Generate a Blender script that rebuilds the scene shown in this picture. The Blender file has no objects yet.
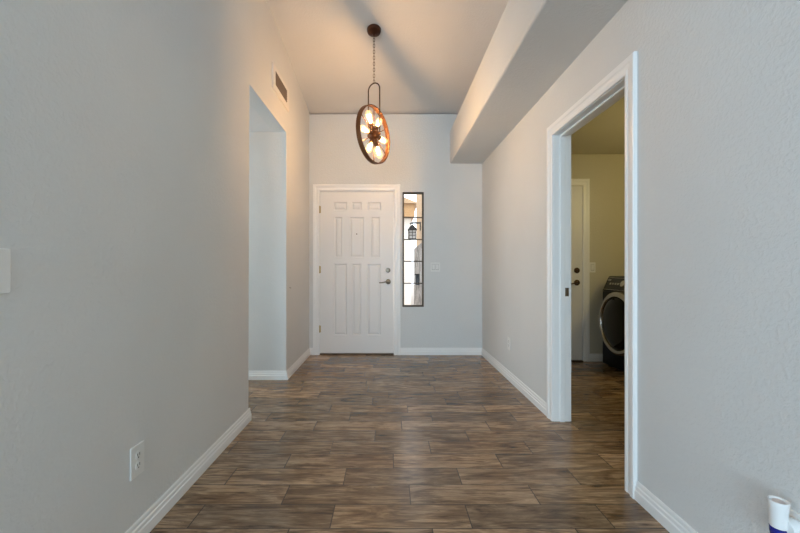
import bpy, bmesh, math, random
from math import sin, cos, pi, radians, sqrt
from mathutils import Vector, Matrix

C = bpy.context.scene.collection
SC = bpy.context.scene
random.seed(7)

# ------------------------------------------------------------------ camera, world, light, exposure
cam_d = bpy.data.cameras.new('camera'); cam = bpy.data.objects.new('camera', cam_d); C.objects.link(cam)
cam.location = (0, 0, 1.085); cam.rotation_euler = (pi/2, 0, 0)
cam_d.sensor_width = 36; cam_d.lens = 372/800*36
cam_d.shift_x = 11/800; cam_d.shift_y = 1.5/800
cam_d.clip_start = 0.02
SC.camera = cam

SC.view_settings.view_transform = 'Standard'
SC.view_settings.look = 'None'
SC.view_settings.gamma = 1
SC.view_settings.use_curve_mapping = False
SC.view_settings.exposure = 0.0
SC.cycles.use_denoising = True
SC.cycles.max_bounces = 10
SC.cycles.diffuse_bounces = 6
SC.cycles.sample_clamp_indirect = 6

world = bpy.data.worlds.new('sky'); SC.world = world; world.use_nodes = True
wb = world.node_tree.nodes['Background']
wb.inputs[0].default_value = (0.86, 0.93, 1.0, 1); wb.inputs[1].default_value = 3.2

sun_d = bpy.data.lights.new('sun', 'SUN'); sun = bpy.data.objects.new('sun', sun_d); C.objects.link(sun)
sun_d.energy = 0.9; sun_d.color = (1.0, 0.92, 0.8); sun_d.angle = radians(0.5)
sun.rotation_euler = (radians(38), radians(-12), 0)   # high, from the house side: lights what faces the door

def area(name, loc, rot, sx, sy, energy, color):
    d = bpy.data.lights.new(name, 'AREA'); d.shape = 'RECTANGLE'; d.size = sx; d.size_y = sy
    d.energy = energy; d.color = color
    o = bpy.data.objects.new(name, d); C.objects.link(o); o.location = loc; o.rotation_euler = rot
    return o
DAY = (0.60, 0.83, 1.0)
area('daylight_rear', (-1.2, -4.9, 1.45), (pi/2, 0, 0), 3.4, 2.1, 215, DAY)          # the living room's rear window
area('daylight_west', (-3.5, -1.9, 1.45), (pi/2, 0, -pi/2), 3.2, 2.1, 24, (0.20, 0.62, 1.0))       # the living room's west window
area('daylight_hallway', (-3.5, 3.13, 1.40), (pi/2, 0, -pi/2), 0.8, 1.6, 28, (0.66, 0.88, 1.0))   # window at the side hallway's end
lp = bpy.data.lights.new('laundry_fill', 'POINT'); lp.energy = 15; lp.color = (1.0, 0.80, 0.34); lp.shadow_soft_size = 0.12  # unseen soft light added to brighten the laundry, no fixture
lo = bpy.data.objects.new('laundry_fill', lp); C.objects.link(lo); lo.location = (2.75, 2.80, 1.95)
BULB = 760.0      # filament radiance

# ------------------------------------------------------------------ helpers
def link(o, parent=None):
    C.objects.link(o)
    if parent is not None: o.parent = parent
    return o
def obj(name, bm, m, parent=None, smooth=False, angle=35, loc=None):
    bmesh.ops.recalc_face_normals(bm, faces=bm.faces[:])
    me = bpy.data.meshes.new(name); bm.to_mesh(me); bm.free()
    if isinstance(m, (list, tuple)):
        for k in m: me.materials.append(k)
    else: me.materials.append(m)
    if smooth:
        for p in me.polygons: p.use_smooth = True
        me.set_sharp_from_angle(angle=radians(angle))
    o = bpy.data.objects.new(name, me); link(o, parent)
    if loc is not None: o.location = loc
    return o
def tag(o, label=None, cat=None, group=None, kind=None):
    if label: o['label'] = label
    if cat: o['category'] = cat
    if group: o['group'] = group
    if kind: o['kind'] = kind
    return o
def thing(name, label, cat, loc=(0, 0, 0), group=None, kind=None, rot=(0, 0, 0)):
    o = bpy.data.objects.new(name, None); C.objects.link(o); o.empty_display_size = 0.05
    o.location = loc; o.rotation_euler = rot
    return tag(o, label, cat, group, kind)

def box(bm, x0, x1, y0, y1, z0, z1, bev=0, seg=2, M=None):
    v = [bm.verts.new((x, y, z)) for x in (x0, x1) for y in (y0, y1) for z in (z0, z1)]
    fs = [bm.faces.new([v[i] for i in q]) for q in ((0,1,3,2),(4,6,7,5),(0,4,5,1),(2,3,7,6),(0,2,6,4),(1,5,7,3))]
    vs = v
    if bev:
        es = list({e for f in fs for e in f.edges})
        r = bmesh.ops.bevel(bm, geom=es, offset=bev, segments=seg, affect='EDGES', profile=0.5)
        vs = list({w for f in r['faces'] for w in f.verts} | {w for w in v if w.is_valid})
    if M is not None:
        for w in vs: w.co = M @ w.co
    return bm
def B(*a, **k): return box(bmesh.new(), *a, **k)
def prism(bm, pts, a, b, axis):
    """polygon pts extruded from a to b along axis; pts are the two other coordinates in xyz order"""
    def mk(p, t):
        return {'x': (t, p[0], p[1]), 'y': (p[0], t, p[1]), 'z': (p[0], p[1], t)}[axis]
    A = [bm.verts.new(mk(p, a)) for p in pts]; Bv = [bm.verts.new(mk(p, b)) for p in pts]
    bm.faces.new(A); bm.faces.new(Bv[::-1])
    n = len(pts)
    for i in range(n):
        j = (i+1) % n
        bm.faces.new((A[i], Bv[i], Bv[j], A[j]))
    return bm
def bevel_if(bm, pred, w, seg=4):
    es = [e for e in bm.edges if pred(e.verts[0].co, e.verts[1].co)]
    if es: bmesh.ops.bevel(bm, geom=es, offset=w, segments=seg, affect='EDGES', profile=0.5)
    return bm
def lathe(bm, prof, n=32, M=None, caps=True):
    """profile of (r, z) about local z"""
    rings = []
    for r, z in prof:
        if r < 1e-6: rings.append([bm.verts.new((0, 0, z))])
        else: rings.append([bm.verts.new((r*cos(2*pi*i/n), r*sin(2*pi*i/n), z)) for i in range(n)])
    for a, b in zip(rings, rings[1:]):
        for i in range(n):
            j = (i+1) % n
            if len(a) == 1 and len(b) == 1: continue
            if len(a) == 1: bm.faces.new((a[0], b[i], b[j]))
            elif len(b) == 1: bm.faces.new((a[i], a[j], b[0]))
            else: bm.faces.new((a[i], a[j], b[j], b[i]))
    for r in (rings[0], rings[-1]) if caps else ():
        if len(r) > 1:
            try: bm.faces.new(r)
            except ValueError: pass
    if M is not None:
        for rg in rings:
            for v in rg: v.co = M @ v.co
    return bm
def tube(bm, pts, rad, n=10, closed=False, caps=True):
    pts = [Vector(p) for p in pts]; N = len(pts)
    rad = rad if isinstance(rad, (list, tuple)) else [rad]*N
    rings = []; up = None
    for i, p in enumerate(pts):
        a = pts[i-1] if (i > 0 or closed) else pts[i]
        b = pts[(i+1) % N] if (i < N-1 or closed) else pts[i]
        t = (b-a).normalized()
        if up is None:
            up = t.orthogonal().normalized()
        up = (up - t*up.dot(t)).normalized()
        s = t.cross(up)
        rings.append([bm.verts.new(p + rad[i]*(cos(2*pi*k/n)*up + sin(2*pi*k/n)*s)) for k in range(n)])
    pairs = list(zip(rings, rings[1:])) + ([(rings[-1], rings[0])] if closed else [])
    for a, b in pairs:
        for k in range(n):
            j = (k+1) % n
            bm.faces.new((a[k], a[j], b[j], b[k]))
    if caps and not closed:
        bm.faces.new(rings[0][::-1]); bm.faces.new(rings[-1])
    return bm
def align(loc, zdir, xdir=None):
    z = Vector(zdir).normalized()
    x = Vector(xdir) if xdir is not None else z.orthogonal()
    x = (x - z*x.dot(z)).normalized(); y = z.cross(x)
    m = Matrix((x, y, z)).transposed().to_4x4(); m.translation = Vector(loc)
    return m

# ------------------------------------------------------------------ materials
def mat(name, col, rough=0.5, metal=0.0, spec=0.5, emit=None, estr=0.0, coat=0.0):
    m = bpy.data.materials.new(name); m.use_nodes = True
    b = m.node_tree.nodes['Principled BSDF']
    b.inputs['Base Color'].default_value = (*col, 1); b.inputs['Roughness'].default_value = rough
    b.inputs['Metallic'].default_value = metal; b.inputs['Specular IOR Level'].default_value = spec
    b.inputs['Coat Weight'].default_value = coat
    if emit: b.inputs['Emission Color'].default_value = (*emit, 1); b.inputs['Emission Strength'].default_value = estr
    return m
def N(m, t, **kw):
    n = m.node_tree.nodes.new(t)
    for k, v in kw.items(): setattr(n, k, v)
    return n
def mathn(m, op, a, b=None, c=None):
    n = N(m, 'ShaderNodeMath', operation=op)
    for i, v in enumerate((a, b, c)):
        if v is None: continue
        if hasattr(v, 'is_linked'): m.node_tree.links.new(v, n.inputs[i])
        else: n.inputs[i].default_value = v
    return n.outputs[0]
def noise(m, vec, scale, detail=4, rough=0.5, dist=0.0):
    n = N(m, 'ShaderNodeTexNoise'); n.inputs['Scale'].default_value = scale
    n.inputs['Detail'].default_value = detail; n.inputs['Roughness'].default_value = rough
    n.inputs['Distortion'].default_value = dist
    if vec is not None: m.node_tree.links.new(vec, n.inputs['Vector'])
    return n
def ramp(m, fac, stops):
    n = N(m, 'ShaderNodeValToRGB'); el = n.color_ramp.elements
    el[0].position, el[0].color = stops[0][0], (*stops[0][1], 1)
    el[1].position, el[1].color = stops[1][0], (*stops[1][1], 1)
    for p, c in stops[2:]:
        e = el.new(p); e.color = (*c, 1)
    m.node_tree.links.new(fac, n.inputs[0]); return n.outputs[0]
def mixc(m, fac, a, b, mode='MIX'):
    n = N(m, 'ShaderNodeMix', data_type='RGBA', blend_type=mode)
    for i, v in ((0, fac), (6, a), (7, b)):
        if hasattr(v, 'is_linked'): m.node_tree.links.new(v, n.inputs[i])
        elif isinstance(v, tuple): n.inputs[i].default_value = (*v, 1)
        else: n.inputs[i].default_value = v
    return n.outputs[2]
def bump(m, h, strength, dist=0.01):
    n = N(m, 'ShaderNodeBump'); n.inputs['Strength'].default_value = strength; n.inputs['Distance'].default_value = dist
    m.node_tree.links.new(h, n.inputs['Height'])
    m.node_tree.links.new(n.outputs[0], m.node_tree.nodes['Principled BSDF'].inputs['Normal'])
def gcoord(m): return N(m, 'ShaderNodeNewGeometry').outputs['Position']

def plaster(name, col, strength=0.35, rough=0.62, var=0.03):
    m = mat(name, col, rough, spec=0.3)
    p = gcoord(m)
    a = noise(m, p, 60, 3, 0.55, 0.3).outputs[0]
    r = ramp(m, a, [(0.42, (0, 0, 0)), (0.62, (1, 1, 1))])
    b = noise(m, p, 160, 2).outputs[0]
    h = mathn(m, 'MULTIPLY_ADD', b, 0.25, r)
    bump(m, h, strength, 0.0024)
    c = noise(m, p, 1.3, 3).outputs[0]
    lo_ = tuple(x*(1-var) for x in col); hi = tuple(min(1, x*(1+var)) for x in col)
    m.node_tree.links.new(ramp(m, c, [(0.3, lo_), (0.7, hi)]), m.node_tree.nodes['Principled BSDF'].inputs['Base Color'])
    return m
M = {}
M['wall'] = plaster('wall_paint', (0.69, 0.695, 0.685))
M['ceiling'] = plaster('ceiling_paint', (0.72, 0.71, 0.70), 0.3)
M['laundry'] = plaster('laundry_paint', (0.60, 0.57, 0.47), 0.3)
M['trim'] = mat('trim_paint', (0.87, 0.87, 0.86), 0.30)
M['door'] = mat('door_paint', (0.78, 0.775, 0.765), 0.38)
M['plate'] = mat('plate_plastic', (0.78, 0.78, 0.76), 0.35)
M['gap'] = mat('gap_shade', (0.30, 0.30, 0.29), 0.6)  # grey stands in for the shadow in the rocker's gap
M['slot'] = mat('slot_dark', (0.03, 0.03, 0.03), 0.6)
M['bronze'] = mat('bronze', (0.075, 0.045, 0.028), 0.42, 0.75)
M['copper'] = mat('aged_copper', (0.17, 0.075, 0.032), 0.40, 0.85)
M['canopy'] = mat('dark_copper', (0.085, 0.032, 0.016), 0.35, 0.7)
M['nickel'] = mat('dark_nickel', (0.22, 0.19, 0.15), 0.32, 0.9)
M['brass'] = mat('brass_hinge', (0.50, 0.38, 0.20), 0.35, 0.9)
M['lead'] = mat('window_bar', (0.10, 0.075, 0.055), 0.5, 0.5)
M['register'] = mat('register_enamel', (0.74, 0.72, 0.69), 0.4)
M['grille'] = mat('grille_slats', (0.15, 0.115, 0.09), 0.5, 0.2)
M['black'] = mat('washer_black', (0.005, 0.005, 0.007), 0.35, 0.0, spec=0.15)
M['iron'] = mat('lantern_iron', (0.02, 0.018, 0.016), 0.55, 0.3, spec=0.3)
M['washer_glass'] = mat('washer_door_glass', (0.004, 0.004, 0.005), 0.08, spec=0.25)
M['silver'] = mat('washer_silver', (0.50, 0.48, 0.45), 0.26, 0.9)
M['console'] = mat('washer_console', (0.02, 0.02, 0.022), 0.3)
M['rubber'] = mat('rubber', (0.02, 0.02, 0.02), 0.7)
M['fresh_white'] = mat('freshener_white', (0.82, 0.83, 0.83), 0.28)
M['fresh_vent'] = mat('freshener_vent', (0.72, 0.62, 0.58), 0.5)
M['blue'] = mat('blue_oil', (0.012, 0.018, 0.22), 0.08, coat=0.6)
M['filament'] = mat('filament', (1, 0.8, 0.5), 0.3, emit=(1.0, 0.60, 0.30), estr=BULB)
def bulb_glass():
    m = bpy.data.materials.new('glowing_bulb_glass'); m.use_nodes = True
    nt = m.node_tree; nt.nodes.clear()
    o = nt.nodes.new('ShaderNodeOutputMaterial'); t = nt.nodes.new('ShaderNodeBsdfTransparent')
    t.inputs[0].default_value = (0.97, 0.90, 0.74, 1)
    em = nt.nodes.new('ShaderNodeEmission'); em.inputs[0].default_value = (1.0, 0.74, 0.40, 1); em.inputs[1].default_value = 0.7
    a = nt.nodes.new('ShaderNodeAddShader')
    nt.links.new(t.outputs[0], a.inputs[0]); nt.links.new(em.outputs[0], a.inputs[1]); nt.links.new(a.outputs[0], o.inputs[0])
    return m
M['bulb'] = bulb_glass()
M['porch_tan'] = plaster('porch_tan', (0.46, 0.31, 0.18), 0.3)
M['porch_white'] = plaster('porch_white', (0.72, 0.66, 0.58), 0.3)
M['paver'] = mat('paver', (0.36, 0.31, 0.27), 0.8)
M['fascia'] = mat('fascia', (0.42, 0.24, 0.10), 0.6)
M['plaque'] = mat('plaque', (0.03, 0.035, 0.05), 0.4)
M['frost'] = mat('lantern_glass', (0.85, 0.87, 0.90), 0.35)

def glass():
    m = bpy.data.materials.new('window_glass'); m.use_nodes = True
    nt = m.node_tree; nt.nodes.clear()
    o = nt.nodes.new('ShaderNodeOutputMaterial'); t = nt.nodes.new('ShaderNodeBsdfTransparent')
    g = nt.nodes.new('ShaderNodeBsdfGlossy'); g.inputs['Roughness'].default_value = 0.02
    f = nt.nodes.new('ShaderNodeFresnel'); f.inputs[0].default_value = 1.45
    x = nt.nodes.new('ShaderNodeMixShader')
    nt.links.new(f.outputs[0], x.inputs[0]); nt.links.new(t.outputs[0], x.inputs[1]); nt.links.new(g.outputs[0], x.inputs[2])
    nt.links.new(x.outputs[0], o.inputs[0]); return m
M['glass'] = glass()

def stone():
    m = mat('stone_veneer', (0.4, 0.38, 0.35), 0.8)
    p = gcoord(m)
    v = N(m, 'ShaderNodeTexVoronoi'); v.inputs['Scale'].default_value = 6.5
    m.node_tree.links.new(p, v.inputs['Vector'])
    c = N(m, 'ShaderNodeSeparateColor'); m.node_tree.links.new(v.outputs['Color'], c.inputs[0])
    k = ramp(m, c.outputs[0], [(0.0, (0.13, 0.11, 0.09)), (1.0, (0.40, 0.36, 0.32)), (0.5, (0.26, 0.22, 0.19))])
    n = noise(m, p, 30, 5).outputs[0]
    k = mixc(m, 0.5, k, ramp(m, n, [(0.3, (0.3, 0.3, 0.3)), (0.7, (1, 1, 1))]), 'MULTIPLY')
    m.node_tree.links.new(k, m.node_tree.nodes['Principled BSDF'].inputs['Base Color'])
    bump(m, v.outputs['Distance'], 0.6, 0.02); return m
M['stone'] = stone()

PITCH, PLANK = 0.1556, 0.595
def wood_tile():
    m = mat('wood_look_tile', (0.2, 0.15, 0.11), 0.4, spec=0.5)
    L = m.node_tree.links; bs = m.node_tree.nodes['Principled BSDF']
    p = gcoord(m)
    s = N(m, 'ShaderNodeSeparateXYZ'); L.new(p, s.inputs[0]); X, Y = s.outputs[0], s.outputs[1]
    ry = mathn(m, 'DIVIDE', mathn(m, 'ADD', Y, 10*PITCH - 1.55), PITCH)
    row = mathn(m, 'FLOOR', ry); fy = mathn(m, 'FRACT', ry)
    wn = N(m, 'ShaderNodeTexWhiteNoise', noise_dimensions='1D'); L.new(row, wn.inputs['W'])
    joints = [.18, .348, .10, .366, .025, .247, -.09, .087, .311, .143, -.135]     # where each row's first joint falls, nearest row first
    off = mathn(m, 'MULTIPLY', wn.outputs[0], mathn(m, 'GREATER_THAN', row, 19.5))
    for q, jx in enumerate(joints):
        off = mathn(m, 'MULTIPLY_ADD', mathn(m, 'COMPARE', row, 9.0+q, 0.4), -jx/PLANK, off)
    rx = mathn(m, 'ADD', mathn(m, 'ADD', mathn(m, 'DIVIDE', X, PLANK), 20.0), off)
    col = mathn(m, 'FLOOR', rx); fx = mathn(m, 'FRACT', rx)
    cid = N(m, 'ShaderNodeCombineXYZ'); L.new(row, cid.inputs[0]); L.new(col, cid.inputs[1])
    w2 = N(m, 'ShaderNodeTexWhiteNoise', noise_dimensions='2D'); L.new(cid.outputs[0], w2.inputs['Vector'])
    rnd = w2.outputs['Value']
    sc_ = N(m, 'ShaderNodeSeparateColor'); L.new(w2.outputs['Color'], sc_.inputs[0])
    # plank-local coordinates, shifted per plank so no two planks share their grain
    def coords(kx, ky):
        c = N(m, 'ShaderNodeCombineXYZ')
        L.new(mathn(m, 'MULTIPLY_ADD', rnd, 37.0, mathn(m, 'MULTIPLY', X, kx)), c.inputs[0])
        L.new(mathn(m, 'MULTIPLY_ADD', sc_.outputs[1], 23.0, mathn(m, 'MULTIPLY', Y, ky)), c.inputs[1])
        return c.outputs[0]
    g1 = noise(m, coords(3.6, 34), 1.0, 8, 0.62, 1.6).outputs[0]          # grain
    g2 = noise(m, coords(14, 210), 1.0, 4, 0.6, 0.6).outputs[0]           # fine fibres
    g3 = noise(m, coords(2.6, 8.5), 1.0, 6, 0.58, 1.2).outputs[0]         # weathered patches
    g4 = noise(m, coords(9.0, 75), 1.0, 5, 0.62, 2.6).outputs[0]          # cracks
    base = ramp(m, g1, [(0.36, (0.120, 0.069, 0.034)), (0.64, (0.415, 0.270, 0.150)), (0.5, (0.265, 0.162, 0.085))])
    grey = ramp(m, g1, [(0.36, (0.138, 0.096, 0.062)), (0.64, (0.420, 0.315, 0.220)), (0.5, (0.272, 0.194, 0.128))])
    k = mixc(m, mathn(m, 'MULTIPLY_ADD', g3, 1.6, mathn(m, 'SUBTRACT', mathn(m, 'MULTIPLY', sc_.outputs[2], 0.6), 0.6)), base, grey)
    k = mixc(m, 0.6, k, ramp(m, g2, [(0.36, (0.62, 0.58, 0.54)), (0.60, (1.1, 1.1, 1.1))]), 'MULTIPLY')
    k = mixc(m, 0.85, k, ramp(m, g3, [(0.34, (0.40, 0.36, 0.33)), (0.52, (1.08, 1.08, 1.08))]), 'MULTIPLY')
    k = mixc(m, 0.9, k, ramp(m, g4, [(0.30, (0.28, 0.23, 0.18)), (0.39, (1, 1, 1))]), 'MULTIPLY')
    kv = N(m, 'ShaderNodeTexVoronoi'); kv.inputs['Scale'].default_value = 1.0
    L.new(coords(5.5, 17), kv.inputs['Vector'])
    kd = mathn(m, 'MULTIPLY_ADD', noise(m, coords(20, 60), 1.0, 3).outputs[0], 0.16, kv.outputs['Distance'])
    k = mixc(m, 1.0, k, ramp(m, kd, [(0.10, (0.30, 0.24, 0.19)), (0.30, (1, 1, 1))]), 'MULTIPLY')
    tint = ramp(m, rnd, [(0.0, (0.74, 0.73, 0.72)), (1.0, (1.28, 1.27, 1.26))])
    k = mixc(m, 1.0, k, tint, 'MULTIPLY')
    # grout
    gx = mathn(m, 'MULTIPLY', mathn(m, 'MINIMUM', fx, mathn(m, 'SUBTRACT', 1.0, fx)), PLANK)
    gy = mathn(m, 'MULTIPLY', mathn(m, 'MINIMUM', fy, mathn(m, 'SUBTRACT', 1.0, fy)), PITCH)
    d = mathn(m, 'MINIMUM', gx, gy)
    mk = N(m, 'ShaderNodeMapRange', interpolation_type='SMOOTHSTEP'); L.new(d, mk.inputs[0])
    mk.inputs[1].default_value = 0.0014; mk.inputs[2].default_value = 0.0030
    k = mixc(m, mk.outputs[0], (0.045, 0.034, 0.026), k)
    L.new(k, bs.inputs['Base Color'])
    rg = N(m, 'ShaderNodeMapRange'); L.new(g2, rg.inputs[0]); rg.inputs[3].default_value = 0.17; rg.inputs[4].default_value = 0.31
    L.new(rg.outputs[0], bs.inputs['Roughness'])
    h = mathn(m, 'MULTIPLY_ADD', g2, 0.35, mathn(m, 'MULTIPLY', mk.outputs[0], 1.0))
    h = mathn(m, 'MULTIPLY_ADD', g1, 0.5, h)
    bump(m, h, 0.16, 0.003)
    return m
M['floor'] = wood_tile()

# ------------------------------------------------------------------ the shell
XL, XR, YB = -0.996, 1.165, 4.65           # hall's left wall, right wall, front-door wall
XL2, XR2, YB2 = -1.126, 1.272, 4.80
def zc(y): return 3.03 + 0.151*(YB - y)    # vaulted ceiling
LOW = 2.41                                 # ceiling of the side hallway and the laundry
O0, O1 = 2.643, 3.615                      # side hallway opening
D0, D1, DZ = 1.825, 2.629, 2.022           # laundry doorway, clear
EW, ES, SO = -3.6, 3.3, -5.0               # outer limits of the house

def struct(name, bm, m, label, cat, smooth=False):
    return tag(obj(name, bm, m, smooth=smooth), label, cat, kind='structure')

struct('floor', B(EW-.15, ES+.15, SO-.15, YB2, -0.12, 0), M['floor'], 'brown wood-look plank tile floor running across the hall', 'floor')
struct('ceiling', prism(bmesh.new(), [(SO-.15, zc(SO-.15)), (YB2, zc(YB2)), (YB2, zc(YB2)+.12), (SO-.15, zc(SO-.15)+.12)], EW-.15, ES+.15, 'x'),
       M['ceiling'], 'white sloped ceiling that the pendant lamp hangs from', 'ceiling')
Y_LEFT0 = 0.55
bm = prism(bmesh.new(), [(Y_LEFT0, 0), (O0, 0), (O0, LOW), (O1, LOW), (O1, 0), (YB, 0), (YB, zc(YB)), (Y_LEFT0, zc(Y_LEFT0))], XL2, XL, 'x')
def pl(a, b):
    def edge(v): return abs(v.x-XL) < 1e-4
    if not (edge(a) and edge(b)): return False
    inn = lambda v: abs(v.y-O0) < 1e-4 or abs(v.y-O1) < 1e-4
    return (inn(a) and inn(b)) and not (a.z < 1e-4 and b.z < 1e-4)
bevel_if(bm, pl, 0.012)
struct('wall_left', bm, M['wall'], 'white textured left wall with a tall doorless opening', 'wall')
g = 0.02
bm = prism(bmesh.new(), [(SO, 0), (D0-g, 0), (D0-g, DZ+g), (D1+g, DZ+g), (D1+g, 0), (YB, 0), (YB, zc(YB)), (SO, zc(SO))], XR, XR2, 'x')
struct('wall_right', bm, M['wall'], 'white textured right wall with the laundry doorway', 'wall')
# front-door wall with door and sidelight openings
DX0, DX1, DTOP = -0.864, 0.057, 2.040      # door leaf
WX0, WX1, WZ0, WZ1 = 0.168, 0.436, 0.597, 2.036
bm = bmesh.new()
zt = zc(YB2)
e = 0.022
box(bm, EW, DX0-e, YB, YB2, 0, zt); box(bm, DX0-e, DX1+e, YB, YB2, DTOP+e, zt)
box(bm, DX1+e, WX0, YB, YB2, 0, zt); box(bm, WX0, WX1, YB, YB2, 0, WZ0); box(bm, WX0, WX1, YB, YB2, WZ1, zt)
box(bm, WX1, ES, YB, YB2, 0, zt)
struct('wall_front', bm, M['wall'], 'white wall at the end of the hall around the front door', 'wall')
# plant shelf / soffit: its level top stands clear of the sloped ceiling
bm = B(0.761, XR, -1.0, YB, 2.39, 2.797)
bevel_if(bm, lambda a, b: abs(a.x-.761) < 1e-4 and abs(b.x-.761) < 1e-4 and abs(a.z-b.z) < 1e-4, 0.016, 5)
struct('soffit', bm, M['wall'], 'boxed plant ledge running along the top of the right wall', 'soffit', smooth=True)
# side hallway
struct('wall_hallway_far', B(EW, XL2, O1, O1+.13, 0, LOW), M['wall'], 'cool lit hallway wall seen through the left opening', 'wall')
struct('wall_hallway_near', B(EW, XL2, O0-.13, O0, 0, LOW), M['wall'], 'near wall of the side hallway behind the left wall', 'wall')
struct('ceiling_hallway', B(EW, XL2, O0-.13, O1+.13, LOW, LOW+.1), M['ceiling'], 'low ceiling of the side hallway on the left', 'ceiling')
# laundry
LY, LY0, LX = 4.33, 0.9, 3.2
struct('wall_laundry_far', B(XR2, LX+.1, LY, LY+.12, 0, LOW), M['laundry'], 'beige far wall of the laundry behind its white door', 'wall')
struct('wall_laundry_near', B(XR2, LX+.1, LY0-.12, LY0, 0, LOW), M['laundry'], 'near wall of the laundry', 'wall')
struct('wall_laundry_right', B(LX, LX+.1, LY0, LY, 0, LOW), M['laundry'], 'right wall of the laundry behind the washer', 'wall')
struct('wall_laundry_left', prism(bmesh.new(), [(LY0, 0), (D0-g, 0), (D0-g, DZ+g), (D1+g, DZ+g), (D1+g, 0), (LY, 0), (LY, LOW), (LY0, LOW)], XR2, XR2+.006, 'x'),
       M['laundry'], 'beige laundry side of the doorway wall', 'wall')
struct('ceiling_laundry', B(XR2, LX+.1, LY0-.12, LY+.12, LOW, LOW+.1), M['laundry'], 'low beige ceiling of the laundry', 'ceiling')
# living room behind the camera: west wall, east wall and rear wall with window openings
bm = bmesh.new(); t = zc(SO)
box(bm, EW-.15, EW, SO, -3.5, 0, t); box(bm, EW-.15, EW, -3.5, -.3, 0, .4); box(bm, EW-.15, EW, -3.5, -.3, 2.5, t)
box(bm, EW-.15, EW, -.3, 2.73, 0, t); box(bm, EW-.15, EW, 2.73, 3.53, 0, .6); box(bm, EW-.15, EW, 2.73, 3.53, 2.2, t); box(bm, EW-.15, EW, 3.53, YB2, 0, t)
struct('wall_west', bm, M['wall'], 'outer living room wall with the west window', 'wall')
struct('wall_east', B(ES, ES+.15, SO, YB2, 0, t), M['wall'], 'outer wall on the laundry side', 'wall')
bm = bmesh.new()
box(bm, EW, -2.9, SO-.15, SO, 0, t); box(bm, -2.9, .5, SO-.15, SO, 0, .4); box(bm, -2.9, .5, SO-.15, SO, 2.5, t); box(bm, .5, ES, SO-.15, SO, 0, t)
struct('wall_rear', bm, M['wall'], 'living room wall behind the viewer with the rear window', 'wall')

# ------------------------------------------------------------------ baseboards and casings
BH, BT = 0.088, 0.014
def prof_base(s=1):   # (depth, z)
    return [(0, 0), (BT, 0), (BT, .043), (BT-.004, .048), (BT-.004, .062), (BT-.008, .067), (BT-.008, .079), (.003, BH), (0, BH)]
def base_x(x, sgn, y0, y1, bm=None):       # runs along y on a wall at x, proud towards sgn
    return prism(bm or bmesh.new(), [(x+sgn*d, z) for d, z in prof_base()], y0, y1, 'y')
def base_y(y, sgn, x0, x1, bm=None):
    return prism(bm or bmesh.new(), [(y+sgn*d, z) for d, z in prof_base()], x0, x1, 'x')
bm = base_x(XL, 1, Y_LEFT0, O0+BT); base_y(O0, 1, XL2, XL-.0006, bm)
struct('baseboard_left', bm, M['trim'], 'white baseboard along the near left wall', 'baseboard')
bm = base_x(XL, 1, O1-BT, YB); base_y(O1, -1, EW, XL-.0006, bm)
struct('baseboard_hallway', bm, M['trim'], 'white baseboard turning the corner beyond the left opening', 'baseboard')
CW = 0.077
struct('baseboard_right', base_x(XR, -1, SO, D0-CW), M['trim'], 'white baseboard on the near right wall', 'baseboard')
struct('baseboard_right_far', base_x(XR, -1, D1+CW, YB), M['trim'], 'white baseboard between laundry doorway and front wall', 'baseboard')
bm = base_y(YB, -1, XL, DX0-CW-.01); base_y(YB, -1, DX1+CW+.01, XR, bm)
struct('baseboard_front', bm, M['trim'], 'white baseboard beside the front door', 'baseboard')
bm = base_y(LY, -1, 2.33, LX)
struct('baseboard_laundry', bm, M['trim'], 'white baseboard on the laundry far wall', 'baseboard')

def casing_prof(w):  # (across from opening outward, thickness)
    return [(0, 0), (0, .011), (.006, .014), (.020, .014), (.024, .011), (.042, .013), (.050, .018), (w-.004, .019), (w, .014), (w, 0)]
def casing(bm, ax, face, sgn, a0, a1, top, w):
    """mitred casing round an opening a0..a1 up to top on a wall plane; ax is the coordinate along the wall"""
    pr = casing_prof(w)
    loops = []
    for corner in ((a0, 0, -1, 0), (a0, top, -1, 1), (a1, top, 1, 1), (a1, 0, 1, 0)):
        A, Z, da, dz = corner
        ring = []
        for d, tk in pr:
            a = A + da*d; z = Z + dz*d; n = face + sgn*tk
            ring.append(bm.verts.new((n, a, z) if ax == 'y' else (a, n, z)))
        loops.append(ring)
    n = len(pr)
    for r, s in zip(loops, loops[1:]):
        for i in range(n):
            j = (i+1) % n
            bm.faces.new((r[i], r[j], s[j], s[i]))
    bm.faces.new(loops[0]); bm.faces.new(loops[-1])
    return bm
# laundry doorway
dw = thing('trim_1', 'white cased frame of the doorless laundry doorway', 'door frame', (XR, (D0+D1)/2, 0), kind='structure')
def under(o, parent):   # keep world placement while parenting to a moved Empty
    o.parent = parent; o.matrix_parent_inverse = Matrix.Translation(-parent.location) if parent.rotation_euler.to_matrix() == Matrix.Identity(3) else parent.matrix_basis.inverted()
    return o
bm = casing(bmesh.new(), 'y', XR, -1, D0-.003, D1+.003, DZ+.003, CW)
under(obj('casing', bm, M['trim']), dw)
under(obj('casing', casing(bmesh.new(), 'y', XR2+.006, 1, D0-.003, D1+.003, DZ+.003, CW), M['trim']), dw)
bm = bmesh.new()
box(bm, XR, XR2+.006, D0-g, D0, 0, DZ); box(bm, XR, XR2+.006, D1, D1+g, 0, DZ); box(bm, XR, XR2+.006, D0-g, D1+g, DZ, DZ+g)
under(obj('jamb', bm, M['trim']), dw)
s0, s1, sd = XR+.040, XR+.075, 0.012
bm = bmesh.new()
box(bm, s0, s1, D0, D0+sd, 0, DZ, .003); box(bm, s0, s1, D1-sd, D1, 0, DZ, .003); box(bm, s0, s1, D0, D1, DZ-sd, DZ, .003)
under(obj('door_stop', bm, M['trim']), dw)
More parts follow.
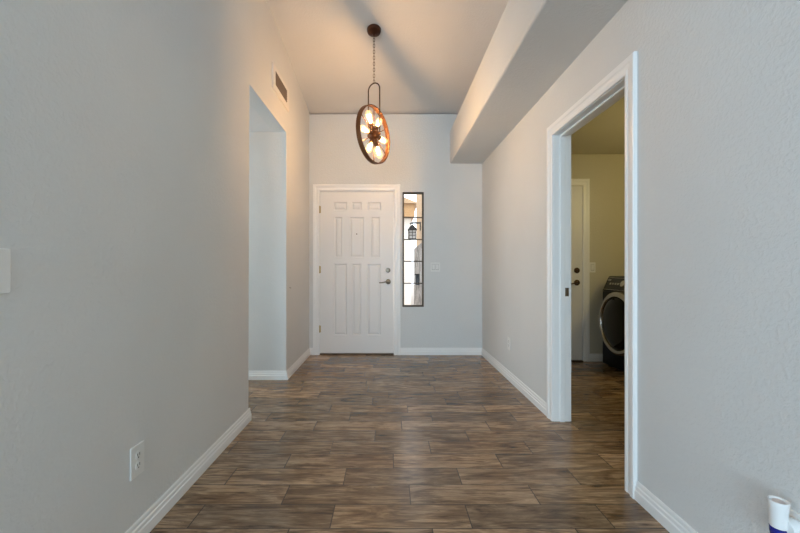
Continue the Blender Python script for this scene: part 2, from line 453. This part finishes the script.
bm = B(s1+.004, s1+.030, D1-.0025, D1+.001, .885, .945, .001); 
under(tag(obj('lever_tip_plate', bm, M['nickel']), 'dark metal plate standing in for the door lever tip'), dw)  # plate added where the laundry door lever's tip overlaps the jamb

# ------------------------------------------------------------------ panelled door leaves
def panel_leaf(x0, x1, z0, z1, yf, th, rows):
    """leaf with its face at yf looking to -y; rows = [(za, zb, [(xa, xb), ...]), ...] in door coordinates, from the bottom"""
    bm = bmesh.new()
    def q(pts): bm.faces.new([bm.verts.new(p) for p in pts])
    def rect(a, b, c, d, y=yf):
        if b-a > 1e-5 and d-c > 1e-5: q([(a, y, c), (b, y, c), (b, y, d), (a, y, d)])
    z = z0
    for za, zb, ps in rows:
        rect(x0, x1, z, za); x = x0
        for xa, xb in ps:
            rect(x, xa, za, zb); x = xb
            prev = None
            for ins, dep in ((0, 0), (.004, .006), (.010, .010), (.016, .010), (.024, .006), (.034, .003)):
                ins = min(ins, (xb-xa)/2-.004, (zb-za)/2-.004)
                ring = [(xa+ins, yf+dep, za+ins), (xb-ins, yf+dep, za+ins), (xb-ins, yf+dep, zb-ins), (xa+ins, yf+dep, zb-ins)]
                if prev:
                    for i in range(4): q([prev[i], prev[(i+1) % 4], ring[(i+1) % 4], ring[i]])
                prev = ring
            q(prev)
        rect(x, x1, za, zb); z = zb
    rect(x0, x1, z, z1)
    yb = yf+th
    q([(x0, yb, z0), (x0, yb, z1), (x1, yb, z1), (x1, yb, z0)])
    q([(x0, yf, z0), (x0, yf, z1), (x0, yb, z1), (x0, yb, z0)]); q([(x1, yf, z0), (x1, yb, z0), (x1, yb, z1), (x1, yf, z1)])
    q([(x0, yf, z1), (x1, yf, z1), (x1, yb, z1), (x0, yb, z1)]); q([(x0, yf, z0), (x0, yb, z0), (x1, yb, z0), (x1, yf, z0)])
    bmesh.ops.remove_doubles(bm, verts=bm.verts[:], dist=1e-5)
    return bm
def px(v): return (v-389)/80
def pz(v): return 1.085-(v-268)/80
def lever_parts(parent, x, z, y, side=-1, m='nickel', rose=.032):
    """rose, neck and lever on a face at y looking to -y"""
    h = obj('lever_handle', lathe(bmesh.new(), [(0, 0), (rose, 0), (rose, .004), (rose-.006, .010), (.014, .013), (.012, .040), (.014, .046), (0, .050)], 28,
            align((x, y, z), (0, -1, 0))), M[m], smooth=True)
    under(h, parent); tag(h, 'dark metal lever handle')
    pts = [(x, y-.044, z), (x+side*.02, y-.046, z+.002), (x+side*.05, y-.050, z-.004), (x+side*.085, y-.052, z-.012), (x+side*.112, y-.050, z-.010)]
    l = obj('lever', tube(bmesh.new(), pts, [.010, .010, .008, .007, .008], 12), M[m], smooth=True)
    l.parent = h
    return h
def deadbolt(parent, x, z, y, m='nickel', r=.030):
    h = obj('deadbolt', lathe(bmesh.new(), [(0, 0), (r, 0), (r, .006), (r-.006, .013), (.012, .015), (0, .015)], 28, align((x, y, z), (0, -1, 0))), M[m], smooth=True)
    under(h, parent); tag(h, 'round dark metal deadbolt')
    k = obj('thumb_turn', B(x-.005, x+.005, y-.034, y-.012, z-.017, z+.017, .003), M[m]); k.parent = h
    return h

YD = YB+0.004
dr = thing('door_1', 'white nine-panel front door with dark lever and deadbolt', 'door', ((DX0+DX1)/2, YD, 0), kind='structure')
rows = [(pz(335.3), pz(263.9), [(px(333.8), px(347)), (px(352.2), px(361.2)), (px(367.2), px(380.8))]),
        (pz(257.5), pz(217), [(px(334.5), px(342.0)), (px(349.6), px(363.8)), (px(371.0), px(379.8))]),
        (pz(210.3), pz(202), [(px(333.8), px(347)), (px(351.6), px(361.6)), (px(367.4), px(380.8))])]
under(obj('panel', panel_leaf(DX0, DX1, 0.022, DTOP, YD, .045, rows), M['door']), dr)
under(obj('casing', casing(bmesh.new(), 'x', YB, -1, DX0-.008, DX1+.008, DTOP+.010, CW), M['trim']), dr)
bm = bmesh.new()
box(bm, DX0-e, DX0-.003, YB, YB2, 0, DTOP+.004); box(bm, DX1+.003, DX1+e, YB, YB2, 0, DTOP+.004); box(bm, DX0-e, DX1+e, YB, YB2, DTOP+.004, DTOP+e)
under(obj('jamb', bm, M['trim']), dr)
under(tag(obj('threshold', B(DX0-.003, DX1+.003, YB-.004, YB2, 0, .014, .003), M['bronze']), 'dark metal threshold strip'), dr)
for zz in (pz(209.5), pz(269.6), pz(329)):
    bm = lathe(bmesh.new(), [(0, -.047), (.004, -.046), (.0065, -.042), (.0065, .042), (.004, .046), (0, .047)], 14, Matrix.Translation((DX0-.004, YD-.006, zz)))
    box(bm, DX0-.008, DX0+.012, YD-.002, YD+.002, zz-.042, zz+.042)
    under(tag(obj('hinge', bm, M['brass'], smooth=True), 'brass hinge'), dr)
lever_parts(dr, px(388.2), pz(281.7), YD); deadbolt(dr, px(388.0), pz(270.3), YD)
under(tag(obj('peephole', lathe(bmesh.new(), [(0, 0), (.008, 0), (.008, .003), (.004, .004), (0, .002)], 16, align((px(356.7), YD+.0028, pz(234)), (0, -1, 0))), M['nickel'], smooth=True), 'small peephole'), dr)

LDX0, LDX1 = 1.432, 2.245
YL = LY-0.012
dl = thing('door_2', 'plain white laundry door with dark lever and deadbolt', 'door', (1.84, YL, 0), kind='structure')
rw = [(.22, .80, [(LDX0+.12, LDX0+.36), (LDX1-.36, LDX1-.12)]), (1.0, 1.62, [(LDX0+.12, LDX0+.36), (LDX1-.36, LDX1-.12)]), (1.72, 1.93, [(LDX0+.12, LDX0+.36), (LDX1-.36, LDX1-.12)])]
under(obj('panel', panel_leaf(LDX0, LDX1, .018, 2.036, YL, .010, []), M['door']), dl)
under(obj('casing', casing(bmesh.new(), 'x', LY, -1, LDX0-.006, LDX1+.006, 2.044, CW), M['trim']), dl)
lever_parts(dl, 2.180, .915, YL, m='bronze', rose=.034); deadbolt(dl, 2.180, 1.057, YL, m='bronze', r=.033)
under(tag(obj('threshold', B(LDX0, LDX1, LY-.04, LY, 0, .013, .003), M['bronze']), 'dark threshold strip'), dl)

# ------------------------------------------------------------------ sidelight window
wn = thing('window_1', 'tall narrow sidelight window with dark bars beside the front door', 'window', ((WX0+WX1)/2, YB, WZ0), kind='structure')
bm = bmesh.new(); fy0, fy1, fw = YB+.012, YB+.055, .022
box(bm, WX0, WX0+fw, fy0, fy1, WZ0, WZ1, .003); box(bm, WX1-fw, WX1, fy0, fy1, WZ0, WZ1, .003)
box(bm, WX0+fw, WX1-fw, fy0, fy1, WZ0, WZ0+fw, .003); box(bm, WX0+fw, WX1-fw, fy0, fy1, WZ1-fw, WZ1, .003)
under(tag(obj('window_frame', bm, M['lead']), 'dark brown metal frame'), wn)
for yy in (217.6, 239.5, 261.3, 283.3):
    z = 1.085-(yy-268)/79.6
    under(tag(obj('glazing_bar', B(WX0+fw, WX1-fw, fy0+.008, fy0+.022, z-.007, z+.007, .002), M['lead']), 'dark glazing bar'), wn)
under(obj('pane', B(WX0+fw, WX1-fw, fy0+.013, fy0+.017, WZ0+fw, WZ1-fw), M['glass']), wn)

def plain_window(name, label, x0, x1, y0, y1, z0, z1, alongx):
    w = thing(name, label, 'window', ((x0+x1)/2, (y0+y1)/2, z0), kind='structure'); bm = bmesh.new(); f = .05
    if alongx:
        xm = (x0+x1)/2
        for a, b in ((x0, x0+f), (x1-f, x1), (xm-f/2, xm+f/2)): box(bm, a, b, y0, y1, z0, z1)
        box(bm, x0, x1, y0, y1, z0, z0+f); box(bm, x0, x1, y0, y1, z1-f, z1)
        p = B(x0+f, x1-f, (y0+y1)/2-.003, (y0+y1)/2+.003, z0+f, z1-f)
    else:
        ym = (y0+y1)/2
        for a, b in ((y0, y0+f), (y1-f, y1), (ym-f/2, ym+f/2)): box(bm, x0, x1, a, b, z0, z1)
        box(bm, x0, x1, y0, y1, z0, z0+f); box(bm, x0, x1, y0, y1, z1-f, z1)
        p = B((x0+x1)/2-.003, (x0+x1)/2+.003, y0+f, y1-f, z0+f, z1-f)
    under(obj('window_frame', bm, M['trim']), w); under(obj('pane', p, M['glass']), w)
plain_window('window_2', 'wide living room window behind the viewer', -2.9, .5, SO-.1, SO-.04, .4, 2.5, True)
plain_window('window_3', 'wide west living room window', EW-.1, EW-.04, -3.5, -.3, .4, 2.5, False)
plain_window('window_4', 'small window at the end of the side hallway', EW-.1, EW-.04, 2.73, 3.53, .6, 2.2, False)

# ------------------------------------------------------------------ pendant lamp
PY = 3.336; PX = -0.1345; PZC = zc(PY)
ALP = radians(60)
nrm = Vector((sin(ALP), -cos(ALP), 0))          # wheel faces right and towards the viewer
dh = Vector((cos(ALP), sin(ALP), 0)); up = Vector((0, 0, 1))
WC = Vector((PX, PY, 2.278)); WR = 0.252
pen = thing('pendant_light', 'bronze wheel-shaped pendant lamp with six glowing bulbs hanging on a chain', 'pendant lamp', (PX, PY, PZC))
cn = Vector((0, -0.151, -1)).normalized()       # ceiling's downward normal
under(obj('canopy', lathe(bmesh.new(), [(0, 0), (.060, 0), (.064, .006), (.064, .018), (.058, .034), (.040, .046), (.014, .052), (.010, .062), (0, .064)], 36,
      align((PX, PY, PZC), (0, -.151, -1))), M['canopy'], smooth=True), pen)
ztop = 2.742
z0 = PZC-.058
bm = bmesh.new(); pitch = .026; nl = max(2, round((z0-ztop)/pitch)); pitch = (z0-ztop)/nl
for i in range(nl):
    zc_ = z0-(i+.5)*pitch; hl = pitch*.5+.0045; w_ = .0072
    ax = Vector((1, 0, 0)) if i % 2 else Vector((0, 1, 0))
    pts = []
    for k in range(16):
        a = 2*pi*k/16
        pts.append(Vector((PX, PY, zc_)) + ax*(w_*cos(a)) + up*((hl-w_)*(1 if sin(a) > 0 else -1)*(abs(sin(a)) > .05) + w_*sin(a)))
    tube(bm, pts, .0019, 6, closed=True)
under(obj('chain', bm, M['bronze'], smooth=True), pen)
hw = .060; zb = WC.z
pts = [WC - nrm*hw + up*(0)]
zs = ztop-hw
pts += [Vector((PX, PY, zs)) - nrm*hw]
for k in range(1, 12):
    a = pi - pi*k/12
    pts.append(Vector((PX, PY, zs)) + nrm*(hw*cos(a)) + up*(hw*sin(a)))
pts += [Vector((PX, PY, zs)) + nrm*hw, WC + nrm*hw]
under(obj('yoke', tube(bmesh.new(), pts, .0058, 10), M['bronze'], smooth=True), pen)
MW = align(WC, nrm, dh)
bm = bmesh.new()
rw_, rt = .017, .006
lathe(bm, [(WR, -rw_), (WR, rw_), (WR-rt, rw_), (WR-rt, -rw_), (WR, -rw_)], 72, MW, caps=False)
for z_ in (-rw_, rw_):
    lathe(bm, [(WR+.003, z_-.003), (WR+.003, z_+.003), (WR-.008, z_+.003), (WR-.008, z_-.003), (WR+.003, z_-.003)], 72, MW, caps=False)
under(obj('wheel_rim', bm, M['copper'], smooth=True), pen)
bm = lathe(bmesh.new(), [(0, -.066), (.010, -.066), (.012, -.052), (.034, -.042), (.040, -.020), (.040, .020), (.034, .042), (.012, .052), (.010, .066), (0, .066)], 28, MW)
under(obj('hub', bm, M['copper'], smooth=True), pen)
for k in range(6):
    a = radians(30+60*k); d = dh*cos(a)+up*sin(a)
    under(obj('spoke', tube(bmesh.new(), [WC+d*.03, WC+d*(WR-.004)], .0042, 8), M['copper'], smooth=True), pen)
for k in range(6):
    a = radians(60*k); d = dh*cos(a)+up*sin(a)
    so = under(obj('socket', lathe(bmesh.new(), [(0, .030), (.013, .030), (.013, .060), (.019, .064), (.020, .098), (.017, .102), (0, .102)], 20, align(WC, d, nrm)), M['copper'], smooth=True), pen)
    bl = obj('bulb', lathe(bmesh.new(), [(0, .100), (.013, .101), (.015, .112), (.022, .135), (.029, .160), (.030, .176), (.026, .194), (.015, .207), (0, .212)], 20, align(WC, d, nrm)), M['bulb'], smooth=True)
    bl.parent = so; tag(bl, 'glowing warm glass bulb')
    MB_ = align(WC, d, nrm)
    fil = [MB_ @ Vector(q) for q in ((.004, 0, .104), (.010, 0, .125), (.012, .004, .170), (.004, .012, .176), (-.004, .012, .130), (-.012, .004, .128), (-.012, -.004, .172), (-.004, -.012, .176), (.004, -.012, .130), (-.003, -.004, .104))]
    fl = obj('filament', tube(bmesh.new(), fil, .0014, 6), M['filament']); fl.parent = so; tag(fl, 'bright filament')

# ------------------------------------------------------------------ air register
vn = thing('air_vent', 'air supply vent with brown slats high on the left wall', 'vent', (XL, 3.41, 2.72))
V0, V1, VZ0, VZ1 = 3.160, 3.665, 2.618, 2.838
bm = bmesh.new(); fr = .052
a0, a1, c0, c1 = V0+fr+.01, V1-fr-.03, VZ0+.055, VZ1-.048
for (y0, y1, z0_, z1_) in ((V0, V1, VZ0, c0), (V0, V1, c1, VZ1), (V0, a0, c0, c1), (a1, V1, c0, c1)): box(bm, XL, XL+.014, y0, y1, z0_, z1_)
bevel_if(bm, lambda a, b: abs(a.x-XL-.014) < 1e-4 and abs(b.x-XL-.014) < 1e-4 and ((abs(a.y-b.y) < 1e-5 and (abs(a.y-V0) < 1e-4 or abs(a.y-V1) < 1e-4)) or (abs(a.z-b.z) < 1e-5 and (abs(a.z-VZ0) < 1e-4 or abs(a.z-VZ1) < 1e-4))), .006, 2)
under(obj('vent_frame', bm, M['register']), vn)
under(tag(obj('duct_shade', B(XL+.0005, XL+.002, a0, a1, c0, c1), M['slot']), 'flat dark sheet painted as the shade behind the slats'), vn)  # thin dark sheet on the wall, painted shade instead of an open duct
ns = 7
for i in range(ns):
    z = c0+(i+.5)*(c1-c0)/ns
    Mx = Matrix.Translation((XL+.010, 0, z)) @ Matrix.Rotation(radians(-52), 4, 'Y')
    under(obj('slat', B(-.0095, .0095, a0, a1, -.0012, .0015, M=Mx), M['grille']), vn)

# ------------------------------------------------------------------ switches and outlets
def plate(w, h):     # local: lies on xz plane, faces -y, back at y=0
    return B(-w/2, w/2, -.0064, 0, -h/2, h/2, .003)
def switch(label, loc, rot, gangs=1, w=None):
    w = w or (.072 if gangs == 1 else .118)
    t = thing('light_switch', label, 'light switch', loc, rot=(0, 0, rot))
    obj('cover_plate', plate(w, .118), M['plate'], t)
    for gx in ([0] if gangs == 1 else [-.023, .023]):
        bm = B(gx-.0165, gx+.0165, -.0085, -.005, -.033, .033, .001)
        for v in bm.verts:
            if v.co.y < -.007: v.co.y -= .002*(v.co.z/.033)
        obj('rocker', bm, M['plate'], t)
        tag(obj('rocker_shade_line', B(gx-.0185, gx+.0185, -.0066, -.003, -.0352, .0352), M['gap'], t), 'grey line painted as the shadow round the rocker')  # raised grey frame, shade of the gap put into its colour
    for gx in ([0] if gangs == 1 else [-.023, .023]):
        for sz in (-.048, .048):
            obj('screw', lathe(bmesh.new(), [(0, .0055), (.0032, .0055), (.0026, .0072), (0, .0075)], 10, align((gx, 0, sz), (0, -1, 0))), M['plate'], t)
    return t
def outlet(label, loc, rot):
    t = thing('wall_outlet', label, 'power outlet', loc, rot=(0, 0, rot))
    obj('cover_plate', plate(.079, .124), M['plate'], t)
    for sz in (-.020, .020):
        s = obj('socket_face', lathe(bmesh.new(), [(0, .0045), (.0168, .0045), (.0168, .0078), (.0155, .0085), (0, .0085)], 24, align((0, 0, sz), (0, -1, 0))), M['plate'], t, smooth=True)
        bm = bmesh.new()
        box(bm, -.0078, -.0052, -.0090, -.0080, sz-.001, sz+.009); box(bm, .0052, .0078, -.0090, -.0080, sz-.001, sz+.009)
        lathe(bm, [(0, .0080), (.0028, .0080), (.0028, .0090), (0, .0090)], 12, align((0, 0, sz-.008), (0, -1, 0)))
        k = obj('slot', bm, M['slot'], s); tag(k, 'dark slots')
    return t
switch('square double light switch on the wall beside the sidelight window', (px(435.3), YB, pz(267)), 0, 2)
switch('light switch plate cut by the left edge of the photo on the near left wall', (XL, .916, 1.077), pi/2, 1, .118)
switch('small light switch on the beige laundry wall beside the washer', (2.366, LY, 1.092), 0, 1)
outlet('white power outlet low on the near left wall', (XL, 1.467, .327), pi/2)
outlet('white power outlet low on the right wall beyond the laundry doorway', (XR, 3.60, .355), -pi/2)
outlet('white power outlet on the near right wall behind the air freshener', (XR, 1.062, .327), -pi/2)

# plug-in air freshener
FX, FY = 1.114, 1.064
af = thing('air_freshener', 'white plug-in air freshener with blue liquid in the right wall outlet', 'air freshener', (FX, FY, .30))
bm = lathe(bmesh.new(), [(0, .346), (.0190, .346), (.0200, .350), (.0205, .388), (.0212, .394), (.0225, .410), (.0236, .417), (.0224, .421), (.0195, .421), (.0175, .417), (0, .416)], 36, Matrix.Translation((FX, FY, 0)))
under(obj('warmer_housing', bm, M['fresh_white'], smooth=True, angle=50), af)
under(tag(obj('vent_top', lathe(bmesh.new(), [(0, .4165), (.0145, .4165), (.013, .4185), (0, .419)], 28, Matrix.Translation((FX, FY, 0))), M['fresh_vent'], smooth=True), 'pinkish vent disc'), af)
bm = lathe(bmesh.new(), [(0, 0), (.026, 0), (.030, .006), (.030, .016), (.027, .036), (0, .040)], 32, align((XR-.0085, FY-.010, .345), (-1, 0, 0)))
under(obj('plug', bm, M['fresh_white'], smooth=True), af)
bm = lathe(bmesh.new(), [(0, .284), (.010, .284), (.013, .288), (.0165, .312), (.0198, .332), (.0198, .344), (.015, .346), (0, .346)], 32, Matrix.Translation((FX, FY, 0)))
under(tag(obj('bottle', bm, M['blue'], smooth=True), 'bottle of dark blue liquid'), af)

# nail left in the wall
nl_ = tag(obj('wall_nail', lathe(bmesh.new(), [(0, -.004), (.0016, -.004), (.0016, .014), (.0042, .014), (.0042, .0165), (0, .017)], 10, align((0, 0, 0), (1, 0, -.35))), M['slot'], loc=(XL, 3.72, .89)),
          'small dark nail left in the wall beyond the left opening', 'nail')

# ------------------------------------------------------------------ washing machine (faces -x)
WFX, WY0, WY1, WH = 2.385, 3.465, 4.165, .995
ws = thing('washing_machine', 'black front-loading washing machine with a silver door ring in the laundry', 'washing machine', (WFX+.35, (WY0+WY1)/2, 0))
bm = bmesh.new()
box(bm, WFX, LX-.03, WY0, WY1, .025, .835, .018, 4)
prism(bm, [(WFX+.004, .834), (LX-.03, .834), (LX-.03, WH), (WFX+.095, WH), (WFX+.075, WH-.006)], WY0+.002, WY1-.002, 'y')
under(obj('body', bm, M['black'], smooth=True), ws)
slope = Vector((.071, 0, WH-.006-.834)).normalized(); nn = Vector((-slope.z, 0, slope.x))
MC = align((WFX+.004+.0355, (WY0+WY1)/2, (.834+WH-.006)/2), nn, (0, 1, 0))
cpn = under(obj('control_panel', B(-.325, .325, -.062, .062, 0, .006, .003, M=MC), M['console']), ws)
k = obj('panel_trim', box(box(bmesh.new(), -.335, .335, .066, .072, 0, .008, M=MC), -.335, .335, -.074, -.066, 0, .008, M=MC), M['silver']); k.parent = cpn
k = obj('dial', lathe(bmesh.new(), [(0, .006), (.040, .006), (.040, .012), (.034, .034), (0, .036)], 32, MC), M['silver'], smooth=True); k.parent = cpn; tag(k, 'silver round dial')
for i in range(4):
    for sx in (-1, 1):
        k = obj('button', B(sx*(.11+.045*i)-.014, sx*(.11+.045*i)+.014, -.012, .012, .006, .010, .002, M=MC), M['silver']); k.parent = cpn
k = obj('badge', B(.26, .315, -.050, -.034, .006, .0085, M=MC), M['silver']); k.parent = cpn
DC = Vector((WFX, 3.815, .515)); R = .322
MD = align(DC, (-1, 0, 0), (0, 1, 0))
bm = lathe(bmesh.new(), [(R+.004, -.004), (R+.006, .030), (R, .052), (R-.018, .066), (R-.044, .066), (R-.052, .056), (R-.055, .040), (R-.055, -.004), (R+.004, -.004)], 64, MD, caps=False)
dring = under(tag(obj('door_ring', bm, M['silver'], smooth=True), 'silver round door ring'), ws)
bm = lathe(bmesh.new(), [(0, -.002), (R-.054, -.002), (R-.054, .050), (R-.075, .064), (R-.13, .078), (R-.2, .086), (0, .090)], 64, MD)
k = obj('door_glass', bm, M['washer_glass'], smooth=True); k.parent = dring; tag(k, 'dark domed door glass')
for x_ in (WFX+.06, LX-.09):
    for y_ in (WY0+.06, WY1-.06):
        under(obj('foot', lathe(bmesh.new(), [(0, 0), (.022, 0), (.022, .008), (.012, .012), (.012, .03), (0, .03)], 14, Matrix.Translation((x_, y_, 0))), M['rubber'], smooth=True), ws)

# ------------------------------------------------------------------ porch outside the sidelight
struct('ground', B(-6, 9, YB2, 24, -.15, -.02), M['paver'], 'tan paved ground outside the front door', 'ground')
PWX = 0.56
struct('wall_porch', B(PWX, PWX+.2, YB2, 7.6, -.05, 3.2), M['porch_tan'], 'tan stucco porch wall holding the lantern', 'wall')
struct('wall_porch_stone', B(PWX-.05, PWX+.2, 5.6, 7.62, -.05, 1.48), M['stone'], 'grey stone facing low on the porch wall', 'wall')
struct('ceiling_porch', B(-2.5, PWX+.4, YB2, 5.6, 3.0, 3.15), M['porch_tan'], 'tan porch ceiling', 'ceiling')
# neighbouring garage across the drive
hs = thing('garage', 'pale stucco garage with a brown fascia seen through the sidelight', 'garage', (.1, 10.5, 0))
under(obj('wall', B(-4, .62, 10.4, 14, -.05, 2.5), M['porch_white']), hs)
under(tag(obj('fascia', B(-4.2, .70, 10.2, 14.2, 2.5, 2.85), M['fascia']), 'orange brown fascia board'), hs)
bm = prism(bmesh.new(), [(-4.3, 2.85), (.8, 2.85), (-1.75, 3.9)], 10.1, 14.3, 'y')
under(tag(obj('roof', bm, M['porch_tan']), 'tan gabled roof'), hs)

# lantern on the porch wall
LYN = 6.6; LXC = .412; lz = 1.605
ln = thing('porch_lantern', 'black box lantern on a wall bracket outside the sidelight window', 'lantern', (LXC, LYN, lz))
bm = bmesh.new(); hw_, bz0, bz1 = .062, lz, lz+.155
for sx in (-1, 1):
    for sy in (-1, 1): box(bm, LXC+sx*hw_-.006, LXC+sx*hw_+.006, LYN+sy*hw_-.006, LYN+sy*hw_+.006, bz0, bz1)
box(bm, LXC-hw_-.008, LXC+hw_+.008, LYN-hw_-.008, LYN+hw_+.008, bz0-.014, bz0); box(bm, LXC-hw_-.008, LXC+hw_+.008, LYN-hw_-.008, LYN+hw_+.008, bz1-.008, bz1)
for z in (bz0+.055, bz0+.105):
    for s in (-1, 1):
        box(bm, LXC-hw_, LXC+hw_, LYN+s*hw_-.003, LYN+s*hw_+.003, z-.004, z+.004); box(bm, LXC+s*hw_-.003, LXC+s*hw_+.003, LYN-hw_, LYN+hw_, z-.004, z+.004)
for s in (-1, 1):
    box(bm, LXC-.004, LXC+.004, LYN+s*hw_-.003, LYN+s*hw_+.003, bz0, bz1)
under(obj('cage', bm, M['iron']), ln)
under(tag(obj('lantern_glass', B(LXC-hw_+.006, LXC+hw_-.006, LYN-hw_+.006, LYN+hw_-.006, bz0, bz1-.008), M['frost']), 'pale lantern glass'), ln)
bm = bmesh.new()
R4 = [(LXC+sx*(hw_+.022), LYN+sy*(hw_+.022)) for sx, sy in ((-1, -1), (1, -1), (1, 1), (-1, 1))]
r4 = [(LXC+sx*.028, LYN+sy*.028) for sx, sy in ((-1, -1), (1, -1), (1, 1), (-1, 1))]
a = [bm.verts.new((x, y, bz1)) for x, y in R4]; b = [bm.verts.new((x, y, bz1+.075)) for x, y in r4]
bm.faces.new(a); bm.faces.new(b)
for i in range(4): bm.faces.new((a[i], a[(i+1) % 4], b[(i+1) % 4], b[i]))
lathe(bm, [(0, bz1+.072), (.024, bz1+.072), (.024, bz1+.085), (.008, bz1+.092), (.008, bz1+.125), (0, bz1+.127)], 16, Matrix.Translation((LXC, LYN, 0)))
under(obj('cap', bm, M['iron']), ln)
bm = tube(bmesh.new(), [(LXC-.04, LYN, bz1+.105), (LXC, LYN, bz1+.125), (LXC+.08, LYN, bz1+.125), (PWX, LYN, bz1+.125)], .015, 8)
box(bm, PWX-.014, PWX, LYN-.04, LYN+.04, bz1-.01, bz1+.14)
under(obj('bracket', bm, M['iron']), ln)
pq = thing('wall_box', 'small dark box on the stone porch wall below the lantern', 'wall box', (PWX-.05, 6.3, .85))
under(obj('body', B(PWX-.115, PWX-.05, 6.21, 6.40, .80, .965, .006), M['plaque']), pq)
under(obj('lid', B(PWX-.122, PWX-.05, 6.20, 6.41, .965, .985, .004), M['iron']), pq)
